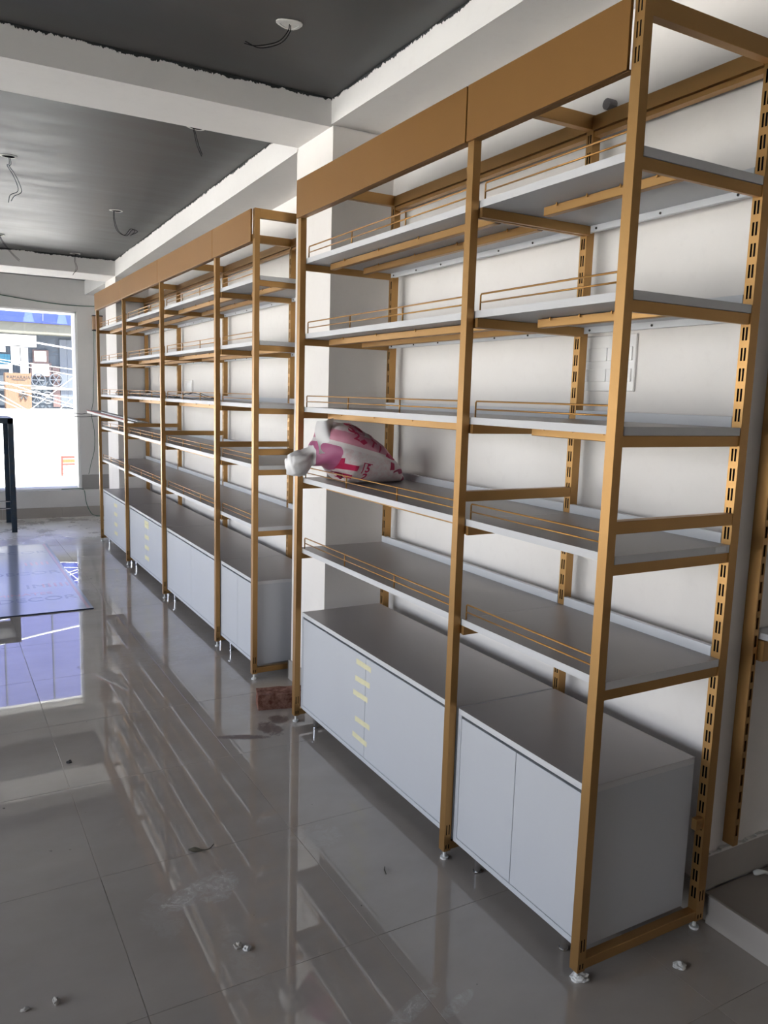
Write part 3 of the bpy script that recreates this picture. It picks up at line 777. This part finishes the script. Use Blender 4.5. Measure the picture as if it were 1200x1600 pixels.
angle(.02, 0, 0, 1.12, -1, 1).obj('leg', 'steel', sd_); angle(.02, .66, 0, 1.12, -1, -1).obj('leg', 'steel', sd_)
angle(-1.0, 0, 0, 1.12, 1, 1).obj('leg', 'steel', sd_); angle(-1.0, .66, 0, 1.12, 1, -1).obj('leg', 'steel', sd_)
MB().box(-1.0, .02, 0, .005, 1.07, 1.12).box(-1.0, .02, .655, .66, 1.07, 1.12).box(.015, .02, .005, .655, 1.07, 1.12).box(-1.0, -.995, .005, .655, 1.07, 1.12).box(-1.0, .02, 0, .66, 1.12, 1.125).obj('top_frame', 'steel', sd_, bevel=.001)
m = MB()
for z in (.305, .235): m.rod((-.98, .06, z), (.0, .06, z), .006, 8)
m.obj('tie_rod', 'chrome', sd_)

# ------------------------------------------------------------------ film-covered sheet on the floor
sh = empty('acrylic_sheet', (-.46, 4.03, 0)); tag(sh, 'large flat sheet under pale blue printed protective film, lying on the floor', 'sheet')
MB().box(-1.22, 0, 0, 2.44, .001, .007).obj('board', 'acrylic_edge', sh)
MB().box(-1.219, -.001, .002, 2.438, .007, .0078).obj('protective_film', 'film', sh)
I4 = Matrix.Identity(4)
for (s_, x, y, sz, mt) in (('DECOR', -.30, .36, .15, 'film_print'), ('LAMINATES', -.42, .52, .09, 'film_pink'), ('IIIII', -.14, .75, .16, 'film_pink'), ('IM', -.26, .75, .16, 'film_print'), ('DECOR', -.30, 1.2, .15, 'film_print'), ('IIIII', -.18, 1.55, .16, 'film_pink'), ('DECOR', -.30, 2.05, .15, 'film_print'),
                           ('DECOR', -.95, .36, .15, 'film_print'), ('IM', -.9, .75, .16, 'film_print'), ('DECOR', -.95, 1.2, .15, 'film_print')):
    text('printed_text', s_, mt, sh, sz, Matrix.Translation((x, y, .0081)), .0002)
MB().box(-.04, -.02, .01, 2.42, .0078, .0083).obj('edge_line', 'film_pink', sh)

# ------------------------------------------------------------------ brick and floor debris
m = MB(); bw_, bd_, bh_ = .215, .10, .070; n1, n2, n3 = 16, 8, 6
bmq = bmesh.new(); bmesh.ops.create_cube(bmq, size=1); bmesh.ops.subdivide_edges(bmq, edges=bmq.edges, cuts=7, use_grid_fill=True)
for v in bmq.verts:
    v.co = Vector((v.co.x * bw_, v.co.y * bd_, (v.co.z + .5) * bh_)); q = v.co * 30
    ch = noise.noise(q) * .0035 + noise.noise(q * 3) * .0015
    if v.co.z > .002: v.co += v.co.normalized() * ch
me = bpy.data.meshes.new('brick'); bmq.to_mesh(me); me.materials.append(M['brick']); br = link('brick', me, None, (.028, 1.995 - .03, 0)); br.rotation_euler = (0, 0, math.radians(-14))
br.location = (.022, 1.992, .0)
# chipped edges with mortar remains
tag(br, 'red brick with chipped edges on the floor between the two shelving runs', 'brick')


def chunk(x, y, sx, sy, sz, label, mat='chunk', z=0, cat='debris', seed=0, group=None, name='plaster_crumb'):
    b = bmesh.new(); bmesh.ops.create_icosphere(b, subdivisions=3, radius=1)
    for v in b.verts:
        q = v.co * 1.6 + Vector((seed * 3.1, seed, 0)); f = 1 + noise.noise(q) * .45 + noise.noise(q * 3) * .15
        v.co = Vector((v.co.x * sx * f, v.co.y * sy * f, max(0, (v.co.z * .8 + .45)) * sz * f))
    me = bpy.data.meshes.new(name); b.to_mesh(me); b.free(); me.materials.append(M[mat]); o = link(name, me, None, (x, y, z)); tag(o, label, cat, group); return o


chunk(-.697, .512, .011, .008, .011, 'grey plaster crumb, left one of the pair in the middle foreground', seed=1)
chunk(-.680, .492, .009, .008, .009, 'paler plaster crumb, right one of the pair in the middle foreground', 'plaster_raw', seed=2)
chunk(-1.137, .525, .007, .012, .010, 'oval pale plaster crumb in the lower left corner', seed=3)
chunk(-1.203, .533, .011, .005, .006, 'flat pale plaster crumb nearest the lower left corner', seed=4)
chunk(.284, -.075, .017, .015, .008, 'round white plaster blob near the foot of the nearest post', 'plaster_raw', seed=5)
chunk(.235, .075, .010, .007, .004, 'small plaster crumb beside the base bar, left', seed=6)
chunk(.262, .05, .008, .006, .004, 'small plaster crumb beside the base bar, right', seed=7)
chunk(-.928, 1.797, .010, .008, .008, 'black scrap on the floor left of the shelf reflections', 'cap', seed=8)
chunk(.022, .012, .022, .018, .012, 'plaster lump around the foot of the nearest front post', 'plaster_raw', seed=9)
# dry curled leaf, twig, plaster scrap on the platform
P = arc([(-.688, 1.002, .006), (-.672, .990, .008), (-.655, .972, .012), (-.635, .962, .016), (-.615, .975, .02)], 6)
lf_ = MB().tube(P, [.0015 + .0065 * math.exp(-((i - 6) / 4.5) ** 2) for i in range(len(P))], 8).obj('curled_leaf', 'leaf', smooth=True); tag(lf_, 'dark dry curled leaf lying on the open floor above the white smear', 'leaf')
tag(MB().tube([(-.195, .613, .003), (-.190, .632, .004), (-.180, .648, .003)], [.0015, .0022, .0012]).obj('twig', 'leaf', smooth=True), 'short dark twig on the floor before the middle post', 'twig')
P = arc([(.70, .02, .086), (.715, .005, .094), (.735, .0, .088), (.742, -.022, .085)], 5)
tag(MB().tube(P, [.006, .008, .009, .009, .008, .007, .006, .006, .005, .005, .005, .004, .004, .003, .003, .002][:len(P)]).obj('plaster_scrap', 'plaster_raw', smooth=True), 'curved white plaster scrap on the raised alcove floor', 'debris')

# ------------------------------------------------------------------ wall channel and shelf of the alcove unit
al = empty('wall_channel', (.577, NY - .001, .208)); tag(al, 'gold slotted wall channel with a shelf end in the alcove', 'shelving')
m = MB(); H = 2.1; cx0, cx1, cy = 0, .020, -.035
m.holed((cx0, 0, 0), (0, -1, 0), (0, 0, 1), .035, H, [])
m.holed((cx0, -.035, 0), (1, 0, 0), (0, 0, 1), .020, H, [(.005, .0145, .03 + .05 * k, .062 + .05 * k) for k in range(41)])
m.holed((cx1, -.035, 0), (0, 1, 0), (0, 0, 1), .035, H, []); m.holed((cx0, 0, H), (0, -1, 0), (1, 0, 0), .035, .020, []); m.holed((cx0, 0, 0), (1, 0, 0), (0, -1, 0), .020, .035, [])
m.obj('slotted_channel', 'gold', al)
MB().box(.030, .75, -.34, -.004, .600, .618).obj('shelf_board', 'laminate_edge', al)
MB().box(.026, .75, -.05, -.001, .54, .598).obj('support_bar', 'gold', al, bevel=.001)

# ------------------------------------------------------------------ the street outside
rd = MB().box(-60, 60, 8.5, 60, -.2, -.1).box(-60, -5.35, -20, 8.5, -.2, -.1).obj('road', 'road'); struct(rd, 'sunlit pale concrete street outside the window', 'road')
OY = 20.0
hs = empty('shop_building', (0, OY, 0)); tag(hs, 'shop across the street under a big blue signboard', 'building')
MB().box(-9, 9, .35, 6, -.1, 8.2).obj('wall', 'shop_dark', hs)
MB().box(-9, 9, -1.2, .35, -.1, .90).obj('front_steps', 'white_board', hs, bevel=.01)
MB().box(-9, 9, -.15, .34, 2.70, 2.95).obj('cream_band', 'cream', hs)
m_ = MB().box(-9, 9, -.25, .34, 2.95, 3.75).obj('blue_signboard', 'blue_sign', hs); MB().box(-9, 9, -.24, .34, 3.76, 6.9).obj('upper_signboard', 'upper_sign', hs)
for k in range(-6, 9):
    x = .04 + k * .745
    m = MB(); q = [(x - .125, 2.96), (x + .125, 2.96), (x + .045, 3.3), (x - .045, 3.3)]
    m.v = [(a, -.256, b) for a, b in q] + [(a, -.25, b) for a, b in q]
    m.f = [(0, 1, 2, 3), (7, 6, 5, 4), (0, 4, 5, 1), (1, 5, 6, 2), (2, 6, 7, 3), (3, 7, 4, 0)]; m.obj('pale_triangle', 'light_blue', hs)
for k in range(-8, 9): MB().box(k * 1.1 - .012, k * 1.1 + .012, -.262, -.25, 3.0, 6.9).obj('sheet_seam', 'shop_grey', hs)
for (x0, x1, z0, z1, mt, nm) in ((-2.5, 1.0, 2.40, 2.68, 'white_board', 'white_board'), (-2.2, .30, 2.25, 2.40, 'white_board', 'white_board'), (.15, .40, 1.95, 2.20, 'cyan', 'cyan_poster'), (.15, .40, 1.85, 1.95, 'white_board', 'poster_band'), (.42, .64, 1.98, 2.42, 'white_board', 'hanging_sheet'),
                               (.62, .80, 1.72, 2.38, 'white_board', 'hanging_sheet'), (1.705, 1.895, .95, 2.62, 'shop_grey', 'shutter'), (1.35, 1.52, .95, 1.95, 'shop_brown', 'door_panel'), (1.53, 1.70, .95, 2.62, 'shop_grey', 'door_panel'),
                               (.905, 1.27, 2.03, 2.34, 'shop_brown', 'display_frame'), (.84, 1.33, 1.68, 2.03, 'shop_brown', 'display_frame'), (1.9, 3.2, .95, 2.6, 'shop_grey', 'shutter'), (-3.0, .1, 1.0, 2.2, 'shop_grey', 'shutter')):
    f = MB().box(x0, x1, .30, .35, z0, z1).obj(nm, mt, hs)
    if nm == 'display_frame': MB().box(x0 + .04, x1 - .06, .28, .30, z0 + .03, z1 - .03).obj('white_panel', 'white_board', f)
MB().box(.37, .44, .27, .30, 1.72, 1.98).obj('hanging_sheet', 'white_board', hs)
for (x, z, r) in ((1.015, 1.60, .16), (1.42, 1.62, .15), (.95, 1.18, .15), (1.22, 1.17, .14)):
    ring = MB(); pts = [(x + r * math.cos(a), .26, z + r * math.sin(a)) for a in [2 * math.pi * k / 20 for k in range(21)]]
    ring.tube(pts, .016, 5)
    for k in range(6): a = k * math.pi / 3; ring.rod((x, .27, z), (x + r * .9 * math.cos(a), .27, z + r * .9 * math.sin(a)), .012, 5)
    ring.obj('fan_guard', 'shop_grey', hs)
MB().box(-9, 9, .24, .30, 1.38, 1.42).obj('display_shelf', 'white_board', hs)
ct = empty('carton', (.212, OY - .45, .90)); tag(ct, 'tall printed cardboard carton across the street, on the white steps', 'box')
MB().box(0, .565, 0, .42, 0, .845).obj('carton_body', 'carton', ct, bevel=.006)
RX = Matrix.Rotation(math.pi / 2, 4, 'X')
text('printed_text', 'AMARAJA', 'print_black', ct, .105, Matrix.Translation((.32, -.004, .745)) @ RX, .001)
text('printed_text', '\u2022', 'print_black', ct, .2, Matrix.Translation((.06, -.004, .745)) @ RX, .001)
text('printed_text', 'BATTERY CARE', 'print_black', ct, .042, Matrix.Translation((.30, -.004, .685)) @ RX, .001) if False else MB().box(.14, .43, -.004, -.001, .675, .695).obj('printed_line', 'print_black', ct)
m = MB()
for k in range(5):
    a = math.pi / 2 + k * 2 * math.pi / 5; cx_, cz_ = .385 + .055 * math.cos(a), .32 + .055 * math.sin(a)
    m.rod((.385, -.004, .32), (.385 + .10 * math.cos(a), -.004, .32 + .10 * math.sin(a)), .004, 6, .035)
m.obj('fan_print', 'print_black', ct)
CAB = [((0.06, 2.005), (0.438, 1.958)), ((-0.508, 1.782), (0.415, 1.688)), ((0.118, 1.658), (0.429, 1.61)), ((0.429, 1.601), (-0.147, 1.134)), ((0.431, 1.329), (0.235, 1.141)),
       ((-0.519, 1.464), (0.433, 1.417)), ((-0.521, 1.405), (0.43, 1.285)), ((-0.155, 1.382), (0.427, 1.188)), ((-0.524, 1.324), (-0.234, 1.149)), ((-0.527, 1.253), (-0.282, 1.131)), ((-0.243, 1.341), (0.335, 1.178))]
for k, ((xa, za), (xb, zb)) in enumerate(CAB):
    a = Vector((xa, 10.5, za)); b = Vector((xb, 10.5, zb)); e = (b - a) * (.9 if k != 3 and k != 4 else .15); yj = (k % 3) * .12
    a2 = a - e * (.8 if k not in (3,) else 0); b2 = b + e
    r = .010 if k in (0,) else .0045
    P = [a2 + (b2 - a2) * (i / 10) + Vector((0, yj, -.10 * 4 * (i / 10) * (1 - i / 10) * 0)) for i in range(11)]
    if k not in (3, 4): P[0] += Vector((-1.6, 0, .25)); P[-1] += Vector((1.6, 0, .2))
    o = MB().tube(P, r, 6).obj('overhead_cable', 'white_wire', smooth=True)
    lab = {0: 'thick white cable, highest of those outside the window', 1: 'thin white cable outside the window crossing in front of the cyan poster', 2: 'thin white cable ending just above the right end of the crossing wires outside',
           3: 'long white cable slanting up to the right across the others outside the window', 4: 'short white cable slanting up to the right at the window edge outside'}.get(k)
    if lab: tag(o, lab, 'cable')
    else: tag(o, 'thin white cable slanting down to the right outside the window, below the fan guards', 'cable', 'white cables crossing outside the window')
